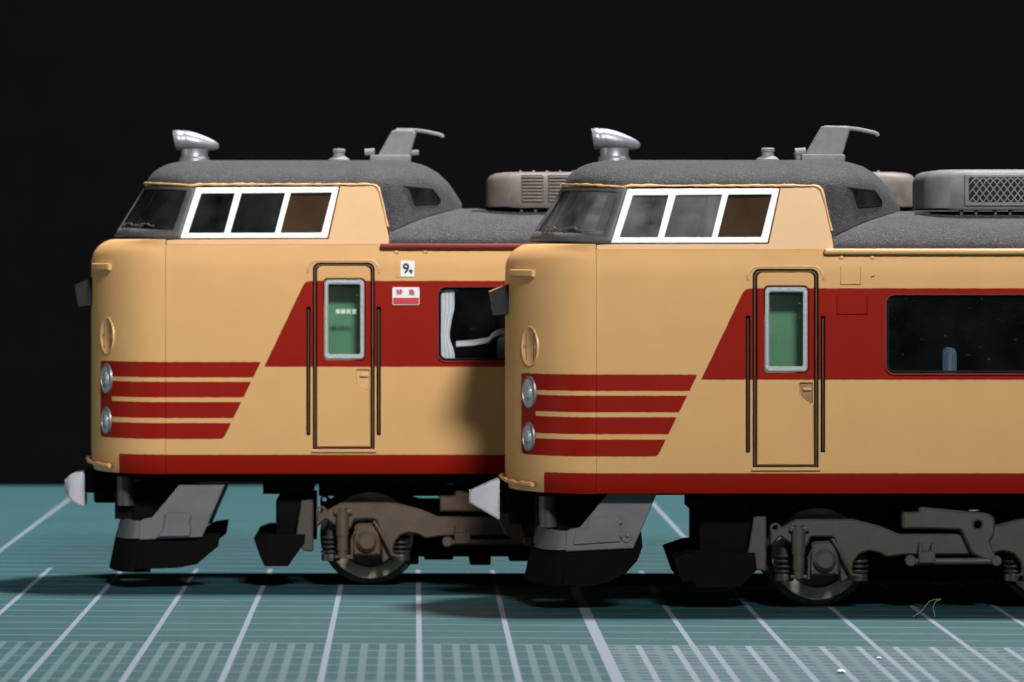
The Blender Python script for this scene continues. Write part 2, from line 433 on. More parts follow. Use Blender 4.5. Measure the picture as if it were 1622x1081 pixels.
# ------------------------------------------------------------------ the train
def make_train(front, X, Y, Z, label):
    P = Part((1200-CX)/265.0, 32.0, 0)              # drawn from the front car's side view
    Q = Part(X, Y, Z)                               # for pieces measured on this very car
    at = P.at
    root = bpy.data.objects.new('model_railcar', None); COL.objects.link(root)
    root.location = (X, Y, 0); root.empty_display_size = .3
    tag(root, label, 'model train', 'model railcars standing nose to nose side by side')
    EX = 2700                                       # rear end of the modelled length
    GL = M['glass_r'] if front else M['glass_l']

    # ---- body shell: two side walls with openings, nose, rear end
    holes = [rrect(1192.3, 426.5, 1296.6, 741, 11, 5, (1, 1, 0, 0)),
             rrect(1181.3, 501, 1188.3, 717.5, 2, 2), rrect(1299.8, 501, 1307, 717.5, 2, 2)]
    wins = [(1404, 1800), (1865, 2260), (2325, 2650)]
    holes += [rrect(a, 467.5, b, 592, 13) for a, b in wins]
    bm = new(); P.plate(bm, [(944.15, 395), (EX, 395), (EX, 783), (944.15, 783)], holes, 0, .05, .0035); wrap(bm)
    b2 = new(); P.plate(b2, [(944.15, 395), (EX, 395), (EX, 783), (944.15, 783)], [rrect(a, 467.5, b, 592, 13) for a, b in wins], 0, .05, .005); wrap(b2)
    add(bm, mirrored(b2))
    seam = at(944, 500, 0).x; a0 = .526
    tip = seam-a0
    rowsN = []
    for py in (783, 780, 775, 765, 755, 745, 700, 650, 600, 550, 500, 440, 432, 425, 418, 411, 405, 400, 396, 392.5, 390, 388.3, 387.3, 386.6):
        z = ZP(py); row = []
        s_in = .003 if py > 779 else 0
        si = side_in(z) if py > 395 else .05+.004*(395-py)/9
        f = max(0, min(1, (428-py)/41.4)); fi = .16*(1-math.sqrt(max(0, 1-f*f)))
        if py > 745: fi = .015*((py-745)/38)**2
        for i in range(61):
            t = math.pi*i/60; s2 = math.sin(t)**2
            n = Vector((-math.sin(t)/a0, -math.cos(t)/CD)).normalized()
            dl = si*(1-s2)+fi*s2+s_in
            row.append((seam-a0*math.sin(t)-n.x*dl, CD-CD*math.cos(t)-n.y*dl, z))
        rowsN.append(row)
    nose = new(); grid(nose, rowsN)
    tree_nose = BVHTree.FromBMesh(nose)
    add(bm, nose)
    xe = at(EX, 500, 0).x
    grid(bm, [[(xe, .05, z), (xe, 2*CD-.05, z)] for z in (ZP(783), ZP(395))])
    finish('body_shell', bm, M['livery'], root, 30)

    # ---- interior, seen through the windows
    bm = new(); xs0 = at(960, 0, 0).x
    box(bm, xs0, xe-.02, 1.25, 1.27, ZP(770), ZP(400)); box(bm, xs0, xe-.02, .06, 1.25, ZP(775), ZP(770)); box(bm, at(1345, 0).x, at(1349, 0).x, .06, 1.25, ZP(770), ZP(400))
    box(bm, xs0, xe-.02, .07, 1.25, ZP(401), ZP(398))
    finish('interior', bm, M['interior'], root)
    bm = new(); box(bm, at(1196, 0).x, at(1340, 0).x, .22, .24, ZP(760), ZP(402))
    gw = finish('vestibule_wall', bm, M['green'], root)
    for k_ in range(4):
        x0 = 1494+k_*155
        bm = new(); P.plate(bm, rrect(x0, 551, x0+22, 640, 10, 5, (1, 1, 0, 0)), (), .42, .5, .03); finish('seat', bm, M['seat'], root)

    # ---- door
    bm = new(); P.plate(bm, rrect(1187, 420, 1303, 748, 5), (rrect(1210, 452, 1281, 592, 5),), .052, .01, 0, 0)
    box(bm, at(1178, 0).x, at(1191, 0).x, .035, .04, ZP(720), ZP(498)); box(bm, at(1297, 0).x, at(1310, 0).x, .035, .04, ZP(720), ZP(498))
    finish('door_recess', bm, M['gap'], root)
    bm = new(); P.plate(bm, rrect(1194.2, 428.8, 1294.8, 740, 9.5, 5, (1, 1, 0, 0)), (rrect(1197.4, 432.2, 1291.6, 738, 8, 5, (1, 1, 0, 0)),), .016, .03, .003, 0); wrap(bm)
    finish('door_jamb', bm, M['grime'], root)
    hand = [(1266.5, 606), (1289.6, 606), (1289.6, 641.5)]+[(1289-22.5*math.sin(R(a)), 618+23.5*math.cos(R(a))) for a in (10, 25, 40, 55, 70, 85)]
    bm = new(); P.plate(bm, rrect(1199.3, 432.2, 1289.6, 736.8, 9, 5, (1, 1, 0, 0)), (rrect(1210.5, 453, 1280.5, 591, 7), rpoly([(1266.5, 607), (1287.5, 607), (1287.5, 641), (1272, 632), (1267, 622)], 3)), .006, .04, .006, 0); wrap(bm)
    door = finish('door', bm, M['livery'], root)
    bm = new(); P.plate(bm, [(1262, 603), (1289, 603), (1289, 645), (1262, 645)], (), .022, .01, 0, 0); finish('handle_recess', bm, M['washed'] if front else M['cream'], door)
    bm = new(); P.plate(bm, rrect(1272, 614, 1286, 619, 2), (), .004, .02, .004, 0); finish('handle', bm, M['cream'], door)
    bm = new(); P.plate(bm, rrect(1212, 455, 1279.4, 589.3, 7), (rrect(1218.6, 463.2, 1272.2, 580.5, 3),), -.004, .05, .008, 0)
    wf = finish('door_window', bm, M['silver'] if front else M['silver'], door)
    bm = new(); P.plate(bm, rrect(1216, 460, 1275, 584, 3), (), .028, .004, 0, 0); finish('pane', bm, M['glass_d'], door)
    for x0, x1 in ((1183.6, 1186.2), (1302.2, 1304.9)):
        bm = new(); P.plate(bm, rrect(x0, 505, x1, 714, 1), (), .008, .014, .003, 0); finish('handrail', bm, M['grime'], root)
    path = [(1183.6, 443.5), (1184.2, 437), (1187.5, 430), (1193, 424.7), (1199, 422.6), (1240, 422.3), (1290, 422.6), (1296, 424.7), (1301, 430), (1304, 437), (1304.8, 443.5)]
    bm = new(); tube(bm, [Vector((at(x, y).x, side_in(ZP(y))+.001, ZP(y))) for x, y in path], .0085, 8); finish('drip_rail', bm, M['cream'], root)
    bm = new(); P.plate(bm, rrect(1190, 740.6, 1299.5, 746.5, 1.5), (), -.016, .03, .006, 0); finish('door_step', bm, M['cream'], root)

    # ---- passenger windows
    for i_, (a, b) in enumerate(wins):
        bm = new(); P.plate(bm, rrect(a+1, 468.5, b-1, 591, 12), (rrect(a+4.5, 472, b-4.5, 587.5, 9),), .010, .03, .005, 0)
        w = finish('window', bm, M['rubber'], root)
        bm = new(); P.plate(bm, rrect(a+3, 470.5, b-3, 589, 10), (), .020, .005, 0, 0); finish('pane', bm, M['glass_w'], w)
        bm = new(); P.plate(bm, rrect(a-2.5, 465, b+2.5, 594.5, 15), (rrect(a+.5, 468, b-.5, 591.5, 12.5),), -.013, .03, .010, 0); finish('rim', bm, M['red'], w)
        if not front and i_ == 0:
            bm = new(); rows = []
            for j in range(14):
                y = 470+j*9.1; row = []
                wdt = interp(y, [(470, 25), (505, 25), (520, 21), (545, 17), (555, 17), (575, 25), (590, 26)])
                for q in range(13):
                    row.append((at(a+2+wdt*q/12, y).x, .05+.004*math.sin(q*2.1), ZP(y)))
                rows.append(row)
            grid(bm, rows); finish('curtain', bm, M['curtain'], w)
            pth = [(a+30, 563), (a+60, 561), (a+85, 556), (a+92, 548), (a+104, 543), (a+118, 541)]
            bm = new(); rows = []
            for (x, y) in pth: rows.append([(at(x, y).x, .10, ZP(y-4)), (at(x, y).x, .055, ZP(y-1)), (at(x, y).x, .055, ZP(y+5)), (at(x, y).x, .1, ZP(y+7))])
            grid(bm, rows); finish('seat_cover', bm, M['curtain'], w)

    # ---- roof and gutter
    bm = new(); rows = []
    zb, zt = ZP(395), H+(CY-335)/(F/(32+CD))
    for px in [1321, 1340, 1400, 1600, 2000, 2400, EX]:
        x = at(px, 0, 0).x; row = []
        for i in range(41):
            t = math.pi*i/40; c, s_ = math.cos(t), math.sin(t)
            row.append((x, CD-(CD-.045)*math.copysign(abs(c)**.9, c), zb+(zt-zb)*s_**.95))
        rows.append(row)
    grid(bm, rows); tree_roof_src = bm.copy(); finish('roof', bm, M['roof'], root); tree_roof = BVHTree.FromBMesh(tree_roof_src)
    for mir in (0, 1):
        bm = new(); P.plate(bm, rrect(1306, 394.2, EX, 403, 3), (), -.012, .09, .010, 0)
        for v in bm.verts: v.co.y += .0
        if mir: b2 = mirrored(bm); bm.free(); bm = b2
        finish('gutter', bm, M['cream'] if front else M['red'], root)
    for x in (1333, 1382):
        bm = new(); bmesh.ops.create_uvsphere(bm, u_segments=12, v_segments=8, radius=.015)
        for v in bm.verts: v.co += Vector((at(x, 0).x, side_in(ZP(408.5)), ZP(408.5)))
        finish('hook', bm, M['cream'], root)
    if front:
        for x0, y0, x1, y1, m_ in ((1331, 422, 1364, 451, 'livery'), (1325.5, 469, 1374.5, 498, 'livery')):
            bm = new(); P.plate(bm, [(x0, y0), (x0+1.8, y0), (x0+1.8, y1-1.8), (x1-1.8, y1-1.8), (x1-1.8, y0), (x1, y0), (x1, y1), (x0, y1)], (), -.010, .014, .003, 0); wrap(bm, [])
            finish('sign_bracket', bm, M[m_], root)
        bm = new(); tube(bm, [(at(1379.5, 439.5).x, .001, ZP(439.5)), (at(1385.5, 437).x, .0, ZP(437))], .0035, 6); finish('scratch', bm, M['gap'], root)
    else:
        # two small stickers with print
        def lx(px, py): return Q.at(px, py, 0)
        bm = new(); Q.plate(bm, [(627.5, 414), (629, 414), (629, 438), (654.5, 438), (654.5, 439.5), (627.5, 439.5)], (), -.004, .006, .001, 0); wrap(bm, []); finish('sign_bracket', bm, M['livery'], root)
        bm = new(); Q.plate(bm, [(634.8, 413.0), (656.8, 413.6), (656.3, 439), (634.2, 438.6)], (), -.008, .010, .002, 0); wrap(bm, []); st = finish('sticker', bm, M['sticker'], root); st['label'] = 'white sticker with a black 9'
        c = lx(643.2, 426); bm = text_bm('9', .088, c.x, c.z, .012-.0195); b2 = text_bm('号', .028, lx(650.6, 0).x, lx(0, 431.0).z, .012-.0195); add(bm, b2)
        for v in bm.verts: v.co.y += side_in(c.z)-.003
        finish('print', bm, M['ink'], st)
        bm = new(); Q.plate(bm, rrect(621.5, 455.3, 664.4, 483.5, 2), (), -.008, .010, .002, 0); s2 = finish('sticker', bm, M['sticker'], root); s2['label'] = 'white and red sticker with red lettering'
        bm = new(); Q.plate(bm, [(622.6, 472), (663.4, 472), (663.4, 482.2), (622.6, 482.2)], (), -.0095, .003, 0, 0)
        Q.plate(bm, [(623, 480.2), (663, 480.2), (663, 480.9), (623, 480.9)], (), -.0101, .001, 0, 0)
        for ch, px in (('特', 632.6), ('急', 652)):
            c = lx(px, 464); b2 = text_bm(ch, .043, c.x, c.z, -.0095); add(bm, b2)
        finish('print', bm, M['pink'], s2)
        c = lx(548, 494.5); bm = text_bm('乗務員室', .034, c.x, c.z, .024); finish('print', bm, M['wtext'], door)

    # ---- cab side walls and windows
    fr_out = [(967.4, 385.4), (994.3, 299.4), (1235, 298.4), (1215.5, 385)]
    fr_holes = [[(981.5, 376.2), (1003, 310), (1059, 309.7), (1041.5, 376.2)], [(1052, 376.2), (1071, 309.6), (1144, 309.2), (1127, 376)], [(1136.5, 376), (1153.8, 309), (1223, 308.3), (1205.3, 375.6)]]
    cabz = [ZP(y) for y in (395, 370, 345, 320)]
    wall = rpoly([(944.3, 396), (944.3, 388.5), (968, 386.9), (1217.2, 386.3), (1237, 296.8), (1290, 296), (1301, 300), (1306, 318), (1321.5, 396)], 1.5)
    for mir in (0, 1):
        bm = new(); P.plate(bm, wall, (), 0, .04, .004, .07); wrap(bm, cabz)
        if mir: b2 = mirrored(bm); bm.free(); bm = b2
        finish('cab_wall', bm, M['cream'], root)
        bm = new(); P.plate(bm, rpoly(fr_out, 2), [rpoly(h, 1.5) for h in fr_holes], -.012, .035, .005, .07); wrap(bm, cabz)
        if mir: b2 = mirrored(bm); bm.free(); bm = b2
        cf = finish('cab_window', bm, M['white'], root)
        for i_, h in enumerate(fr_holes):
            c = (sum(p[0] for p in h)/4, sum(p[1] for p in h)/4)
            hh = [(c[0]+(x-c[0])*1.06, c[1]+(y-c[1])*1.06) for x, y in h]
            bm = new(); P.plate(bm, hh, (), .006, .004, 0, .07); wrap(bm, [])
            if mir: b2 = mirrored(bm); bm.free(); bm = b2
            finish('pane', bm, M['glass_b'] if i_ == 2 else GL, cf)
            if i_ == 2:
                bm = new(); P.plate(bm, hh, (), .03, .01, 0, .07); wrap(bm, [])
                if mir: b2 = mirrored(bm); bm.free(); bm = b2
                finish('blind', bm, M['brown'], cf)
    # ---- cab front: windscreen surround with two panes
    def cabpt(t, v, off=0):
        ue0, ue1 = at(970.5, 386, .055).x, at(997, 297, .10).x
        uc0, uc1 = at(838, 380, CD).x, at(893, 293, CD).x
        ue, uc = ue0+(ue1-ue0)*v, uc0+(uc1-uc0)*v
        b = CD-(.055+.045*v)-off; a = ue-uc-off
        zz0, zz1 = ZP(386.8), at(0, 296.5, .1).z
        s_ = math.sin(t)
        return Vector((ue-a*s_, CD-b*math.cos(t), zz0+(zz1-zz0)*v+.024*s_))
    ts = [0, 4, 9, 14, 20, 28, 36, 44, 52, 60, 68, 76, 82, 86.5]; ts = ts+[90]+[180-t for t in reversed(ts)]
    vsl = [0, .08, .155, .3, .45, .6, .75, .90, 1]
    bm = new(); gl = new()
    V = {}; 
    for vi, v in enumerate(vsl):
        for ti, t in enumerate(ts): V[vi, ti] = bm.verts.new(cabpt(R(t), v))
    G = {}
    for vi in range(len(vsl)-1):
        for ti in range(len(ts)-1):
            tm = (ts[ti]+ts[ti+1])/2
            hole = 2 <= vi < 7 and (9 < tm < 86.5 or 93.5 < tm < 171)
            if not hole: bm.faces.new((V[vi, ti], V[vi, ti+1], V[vi+1, ti+1], V[vi+1, ti]))
    sur = finish('windscreen_surround', bm, M['surround'], root)
    sol = sur.modifiers.new('thickness', 'SOLIDIFY'); sol.thickness = .02; sol.offset = -1
    for lo, hi in ((8.5, 87), (93, 171.5)):
        bm = new(); grid(bm, [[cabpt(R(lo+(hi-lo)*i/20), v, .010) for i in range(21)] for v in (.14, .35, .55, .75, .915)])
        wsn = finish('windscreen', bm, GL, root)
    for t0, t1, v0 in ((26, 42, .17), (44, 66, .165)):
        bm = new()
        pth = [cabpt(R(t0+(t1-t0)*i/8), v0+.05+(.03 if 2 < i < 7 else 0), -.012) for i in range(9)]
        tube(bm, pth, .0055, 6); tube(bm, [cabpt(R(t1-2), v0-.02, -.006), cabpt(R(t1-5), v0+.05, -.014)], .005, 6)
        finish('wiper', bm, M['surround'], root)
    # cab inside
    bm = new()
    box(bm, at(955, 0).x, at(1240, 0).x, .12, 1.83, ZP(397), ZP(392))
    box(bm, at(905, 0).x, at(985, 0).x, .35, 1.6, ZP(392), ZP(366), .02)
    box(bm, at(1225, 0).x, at(1232, 0).x, .14, 1.81, ZP(392), ZP(296))
    cabi = finish('cab_interior', bm, M['cabgrey'] if front else M['interior'], root)
    for d0 in (.35, 1.2):
        bm = new(); box(bm, at(1022, 0).x, at(1046, 0).x, d0, d0+.42, ZP(392), ZP(354), .03); box(bm, at(1040, 0).x, at(1052, 0).x, d0, d0+.42, ZP(380), ZP(325), .02)
        finish('driver_seat', bm, M['gunmetal'], root)

    # ---- cab roof dome with rear fairing
    ue, uc = cabpt(0, 1).x, cabpt(R(90), 1).x
    zs0 = cabpt(0, 1).z; aa = ue-uc
    top = [(at(x, y, CD).x, at(x, y, CD).z) for x, y in ((893, 291.5), (897, 284), (903, 276), (911, 269.5), (922, 263), (936, 258.5), (955, 255.3), (985, 254), (1310, 254), (1335, 256), (1360, 262.5), (1382, 275), (1400, 292), (1415, 314), (1428, 337), (1444, 366))]
    wtab = [(at(x, 0, .2).x, w) for x, w in ((1296, .872), (1320, .85), (1340, .80), (1360, .725), (1380, .635), (1400, .53), (1425, .35), (1436, .22), (1444, .05))]
    xr = at(1303, 0, .1).x
    xs = [uc+aa*(1-math.cos(R(a))) for a in range(2, 90, 8)]+[ue, at(1050, 0, .1).x, at(1120, 0, .1).x, at(1200, 0, .1).x, at(1270, 0, .1).x, xr-.004, xr]
    xs += [at(x, 0, .1).x for x in (1312, 1322, 1332, 1342, 1352, 1362, 1372, 1382, 1392, 1402, 1411, 1420, 1428, 1436, 1443)]
    rows = []
    for x in xs:
        zt_ = interp(x, top)
        if x < ue:
            q = (ue-x)/aa; w = .875*math.sqrt(max(0, 1-q*q)); zs = zs0+.024*q; zt_ = max(zt_, zs+.001)
        elif x < xr-.001: w = .875; zs = zs0
        else: w = interp(x, wtab); zs = min(zs0, zt_-.13*min(1, w/.5))
        rear = x >= xr-.001
        zb_ = ZP(396) if rear else zs; wb = (w+.045) if rear else w
        half = []
        half.append((wb, zb_))
        if rear: half += [(wb+(w-wb)*k_/3, zb_+(zs-zb_)*k_/3) for k_ in (1, 2)]
        else: half += [(w, zs), (w, zs)]
        for k_ in range(0, 13):
            t = R(90*k_/12); half.append((w*math.cos(t)**.85, zs+(zt_-zs)*math.sin(t)**.9))
        row = [(x, CD-a, b) for a, b in half]+[(x, CD+a, b) for a, b in reversed(half[:-1])]
        rows.append(row)
    bm = new(); grid(bm, rows); bmesh.ops.remove_doubles(bm, verts=bm.verts, dist=1e-5); bmesh.ops.dissolve_degenerate(bm, edges=bm.edges, dist=1e-5)
    tree_dome = BVHTree.FromBMesh(bm)
    dome = finish('cab_roof', bm, M['cabroof'], root, 50)
    bm = new(); P.plate(bm, rpoly([(1339, 296.5), (1349, 302), (1359, 330.5), (1402, 327.5), (1403.5, 319), (1390, 301.5)], 3), (rpoly([(1352, 303.5), (1361, 327), (1400, 324), (1400.5, 319), (1388, 303)], 3),), 0, .02, .003, .25)
    slice_x(bm, [at(x, 0, .25).x for x in range(1345, 1403, 8)]); project(bm, tree_dome, .008); qw = finish('quarter_window', bm, M['rubber'], dome)
    bm = new(); P.plate(bm, rpoly([(1350, 302), (1360, 328.5), (1402, 325.5), (1402.5, 319), (1389, 301.5)], 3), (), 0, .002, 0, .25)
    slice_x(bm, [at(x, 0, .25).x for x in range(1345, 1403, 8)]); project(bm, tree_dome, .0035); finish('quarter_pane', bm, mat('black_gloss', (.008, .008, .009), .08, .1), dome)
    # cream edge strip under the cab roof
    for mir in (0, 1):
        pth = [cabpt(R(90-i*4.5), .985, -.010)+Vector((0, 0, .004)) for i in range(20)]
        pth += [Vector((at(x, 0, .1).x, side_in(zs0)-.010, zs0+.008)) for x in range(1000, 1288, 8)]
        pth += [Vector((at(x, y, .08).x, side_in(at(x, y, .08).z)-.006, at(x, y, .08).z)) for x, y in ((1291, 294.5), (1297, 296.5), (1301.5, 301), (1304, 309), (1308, 325), (1312.5, 345), (1317, 366))]
        if mir: pth = [Vector((p.x, 2*CD-p.y, p.z)) for p in pth]
        bm = new(); tube(bm, pth, .0075, 7, .8); finish('edge_strip', bm, M['cream'], root, 80)

    # ---- roof fittings
    bm = new()                                       # silver head lamp on the cab roof
    prof = [(938.8, 220, 13.5), (939, 220, 16.0), (944, 220, 17.0), (950.5, 220.3, 17.6), (951.5, 220.4, 16.8), (958, 221, 17.6), (966, 222, 17.6), (976, 223.5, 16.4), (988, 225.5, 13.6), (998, 227.2, 10.8), (1007, 229, 8), (1012, 230, 5.4), (1014, 230.6, 2)]
    rows = []
    for x, y, r in prof:
        c = at(x, y, CD); rr = r/257.0
        tilt = .25*(1 if x < 960 else max(0, 1-(x-960)/30))
        rows.append([(c.x-math.sin(a)*rr*tilt*.7, CD+math.cos(a)*rr, c.z+math.sin(a)*rr) for a in [2*math.pi*i/28 for i in range(28)]])
    vs = grid(bm, rows, True); bm.faces.new(vs[0]); bm.faces.new(vs[-1])
    hl = finish('roof_lamp', bm, M['horn'], root, 50)
    bm = new(); c = at(973, 254, CD)
    rows = [[(c.x+math.cos(a)*r, CD+math.sin(a)*r, c.z+z) for a in [2*math.pi*i/24 for i in range(24)]] for r, z in ((.102, -.03), (.100, .012), (.094, .018), (.088, .03), (.090, .075))]
    grid(bm, rows, True); finish('pedestal', bm, M['horn'], hl, 50)
    bm = new(); c = at(1216, 254, CD)                # small vent
    rows = [[(c.x+math.cos(a)*r, CD+math.sin(a)*r, c.z+z) for a in [2*math.pi*i/20 for i in range(20)]] for r, z in ((.075, -.02), (.07, .006), (.048, .022), (.038, .026), (.036, .05), (.042, .053), (.042, .07), (.032, .076), (.0, .077))]
    grid(bm, rows, True); finish('roof_vent', bm, M['lightgrey'], root, 40)
    bm = new(); mpx = (((1275, 249), (1277, 242), (1301, 201), (1307, 199.3), (1343, 200.5), (1346, 205), (1333, 249)) if front else ((1277, 253), (1281, 246), (1305, 204), (1311, 202.5), (1341, 203), (1346, 209), (1333, 253)))
    P.plate(bm, rpoly(mpx, 2), (), CD-.035, .07, .008, CD)
    an = finish('antenna', bm, M['lightgrey'], root)
    bm = new(); tube(bm, [at(x, y, CD) for x, y in ((1312, 203), (1340, 203.2), (1360, 205.5), (1384, 210.5), (1389, 212.3), (1390.5, 215.5))], .013, 8); finish('rod', bm, M['lightgrey'], an)
    bm = new(); p0, p1 = at(1268, 252, CD), at(1337, 245, CD); box(bm, p0.x, p1.x, CD-.09, CD+.09, p0.z-.03, p1.z, .012); finish('base_plate', bm, M['lightgrey'], an)
    bm = new()
    for x, y, r in (((1267, 241, .028),) if front else ((1267, 240, .026), (1341, 241, .020))):
        c = at(x, y, CD); tube(bm, [(c.x-.03, CD, c.z-.004), (c.x+.035, CD, c.z)], r, 10); 
        if front: tube(bm, [(c.x-.02, CD, c.z), (c.x-.0, CD, c.z-.06)], r*.8, 8)
    finish('lug', bm, M['lightgrey'], an)
    # handle on the roof shoulder
    bm = new(); hp = [(1449, 349), (1449, 341), (1452, 338.5), (1470, 338.5), (1473, 341), (1473, 349)]
    tube(bm, [at(x, y, .52)+Vector((0, -.012, 0)) for x, y in hp], .007, 6); project_off = None; finish('roof_handle', bm, M['gunmetal'], root)
    # seam round the fairing foot: a thin dark bead where fairing meets roof
    bm = new(); pth = []
    for px in range(1304, 1430, 6):
        x = at(px, 0, .2).x
        zlo, zhi = ZP(392), ZP(330)
        for _ in range(24):
            zm = (zlo+zhi)/2
            h1 = tree_dome.ray_cast(Vector((x, -3, zm)), Vector((0, 1, 0)))[0]; h2 = tree_roof.ray_cast(Vector((x, -3, zm)), Vector((0, 1, 0)))[0]
            if h1 is None: zhi = zm; continue
            if h2 is None or h2.y > h1.y: zhi = zm
            else: zlo = zm
        h1 = tree_dome.ray_cast(Vector((x, -3, zm)), Vector((0, 1, 0)))[0]
        if h1 is not None: pth.append((x, h1.y, zm))
    if len(pth) > 3: tube(bm, pth, .006, 6)
    finish('fairing_joint', bm, M['rubber'], root)

    # ---- air conditioner
    if front: ax0, ax1, ay0, ay1, T_, am = 1466, 1960, 268.5, 332.5, P, M['acgrey']
    else: ax0, ax1, ay0, ay1, T_, am = 772, 1456, 272.5, 329.5, Q, M['acbrown']
    dA, dB = .45, 1.5
    c0, c1 = T_.at(ax0, ay1, dA), T_.at(ax1, ay0, dA)
    def rr_plan(x0, x1, y0, y1, r, n=8):
        out = []
        for cx, cy, a0_ in ((x0+r, y0+r, 180), (x1-r, y0+r, 270), (x1-r, y1-r, 0), (x0+r, y1-r, 90)):
            for i in range(n+1): a = R(a0_+90*i/n); out.append((cx+r*math.cos(a), cy+r*math.sin(a)))
        return out
    bm = new(); rows = []
    for ins, z in ((.012, c0.z), (0, c0.z+.01), (.0, c1.z-.075), (.008, c1.z-.045), (.024, c1.z-.022), (.055, c1.z-.008), (.12, c1.z), ):
        rows.append([(x, y, z) for x, y in rr_plan(c0.x+ins, c1.x-ins, dA+ins*.6, dB-ins*.6, .20)])
    vs = grid(bm, rows, True); bm.faces.new(vs[0]); bm.faces.new(vs[-1])
    ac = finish('air_conditioner', bm, am, root, 40)
    bm = new(); tube(bm, [(0, 0, -.12), (0, 0, .01)], .012, 6); ft = finish('foot', bm, M['gunmetal'], ac)
    for i in range(16):
        o = ft if i == 0 else ft.copy()
        if i: COL.objects.link(o)
        o.location = (c0.x+.22+(i//2)*(c1.x-c0.x-.44)/7+.09*(i % 2), dA+.04, c0.z)
    if front:
        for gx in (1535, 1750):
            bm = new(); T_.plate(bm, rrect(gx, 282, gx+190, 320.5, 3), (), dA-.004, .006, 0); gr = finish('grille', bm, M['rubber'], ac)
            bm = new(); T_.plate(bm, rrect(gx-7, 276.5, gx+197, 326.5, 3), (rrect(gx, 282, gx+190, 320.5, 3),), dA-.012, .02, .004, ); b2 = bm
            p, q = T_.at(gx, 320.5, dA), T_.at(gx+190, 282, dA); w_, h_ = q.x-p.x, q.z-p.z
            st_x, st_z = .042, .0265
            n_r = int(h_/st_z)+1; n_c = int(w_/st_x)
            for r_ in range(n_r):
                z0 = p.z+r_*st_z
                for c_ in range(n_c):
                    xa = p.x+(c_+.5*(r_ % 2))*st_x
                    for xA, xB in ((xa, xa+st_x*.5), (xa+st_x, xa+st_x*.5)):
                        za, zb2 = z0, min(z0+st_z, q.z)
                        if xB > q.x or xA > q.x: continue
                        vv = [bm.verts.new(c) for c in ((xA, dA-.008, za-.0055), (xB, dA-.010, zb2-.0055), (xB, dA-.010, zb2+.0055), (xA, dA-.008, za+.0055))]
                        bm.faces.new(vv)
            gm = finish('grille_mesh', bm, am, ac); gm['kind'] = 'stuff'
    else:
        sl_me = None
        for g_ in range(13):
            gx = 826+g_*42.3
            bm = new(); T_.plate(bm, [(gx, 277.5), (gx+35, 277.5), (gx+35, 321), (gx, 321)], (), dA-.003, .006, 0); finish('vent_panel', bm, M['brown'], ac)
            for j in range(8):
                if sl_me is None:
                    bm = new(); box(bm, 0, 33/T_at_scale(T_, dA), -.012, 0, 0, .0125, .002)
                    o = finish('slat', bm, am, ac); sl_me = o.data
                else:
                    o = bpy.data.objects.new('slat', sl_me); COL.objects.link(o); o.parent = ac
                o.location = (T_.at(gx+1, 0, dA).x, dA-.002, T_.at(0, 282.2+j*5.3, dA).z)
        bm = new()
        for gx in range(824, 1400, 21):
            c = T_.at(gx, 273, dA+.1); bmesh.ops.create_uvsphere(bm, u_segments=8, v_segments=6, radius=.012, matrix=Matrix.Translation((c.x, dA+.1, c1.z-.002)))
        finish('bolt', bm, am, ac)

    # ---- nose fittings
    def nose_frame(px, py, off=0):
        """point on the nose and its outward normal, near half, at a photo position"""
        z0 = ZP(py); best = None
        for i in range(0, 901):
            t = math.pi/2*i/900
            p = Vector((seam-a0*math.sin(t), CD-CD*math.cos(t), z0))
            e = abs((p.x+P.X)*F/(32+p.y)+CX-px)
            if best is None or e < best[0]: best = (e, t, p)
        t, p = best[1], best[2]
        n = Vector((-math.sin(t)/a0, -math.cos(t)/CD, 0)).normalized()
        tg = Vector((-n.y, n.x, 0)); tg = tg if tg.x > 0 else -tg
        k_ = F/(32+p.y); p.z = H+(CY-py)/k_
        return p+n*off, n, tg
    def disc(bm, c, n, tg, prof, seg=28, sq=.86):
        rows = [[c+n*h+tg*(r*sq*math.cos(a))+Vector((0, 0, r*math.sin(a))) for a in [2*math.pi*i/seg for i in range(seg)]] for r, h in prof]
        vs = grid(bm, rows, True); bm.faces.new(vs[0]); bm.faces.new(vs[-1])
    for px, py, r in ((838.5, 621.5, .102), (838, 692, .091)):
        c, n, tg = nose_frame(px, py)
        for far in (0, 1):
            cc, nn, tt = (c, n, tg) if not far else (Vector((c.x, 2*CD-c.y, c.z)), Vector((n.x, -n.y, 0)), Vector((tg.x, -tg.y, 0)))
            bm = new(); disc(bm, cc, nn, tt, ((r*.97, -.06), (r*.98, .004), (r*.95, .009), (r*.89, .009), (r*.85, .002), (r*.84, -.03), (.001, -.035)))
            hb = finish('headlight', bm, M['horn'], root, 50)
            bm = new(); disc(bm, cc, nn, tt, ((r*.87, -.028), (r*.865, .003), (r*.80, .0045), (r*.5, .006), (r*.44, .006), (r*.42, .012), (r*.25, .016), (.001, .017)))
            finish('lens', bm, M['lens'], hb, 60)
    c, n, tg = nose_frame(839.5, 549.5)
    for far in (0, 1):
        cc, nn, tt = (c, n, tg) if not far else (Vector((c.x, 2*CD-c.y, c.z)), Vector((n.x, -n.y, 0)), Vector((tg.x, -tg.y, 0)))
        bm = new(); disc(bm, cc, nn, tt, ((.124, -.05), (.124, .001), (.119, .006), (.112, .005), (.108, .001), (.001, .002)))
        rg = finish('blanking_ring', bm, M['cream'], root, 50)
        bm = new()
        for s_ in (-.045, .045):
            tube(bm, [cc-nn*.003+tt*s_+Vector((0, 0, -.08)), cc-nn*.003+tt*s_*1.15, cc-nn*.003+tt*s_+Vector((0, 0, .08))], .006, 6)
        finish('slot', bm, M['grime'], rg)
    def t_of(px):
        c_ = nose_frame(px, 433)[0]; return math.acos(max(-1, min(1, 1-c_.y/CD))), c_.z
    ta, zc = t_of(848); tb, _ = t_of(814)
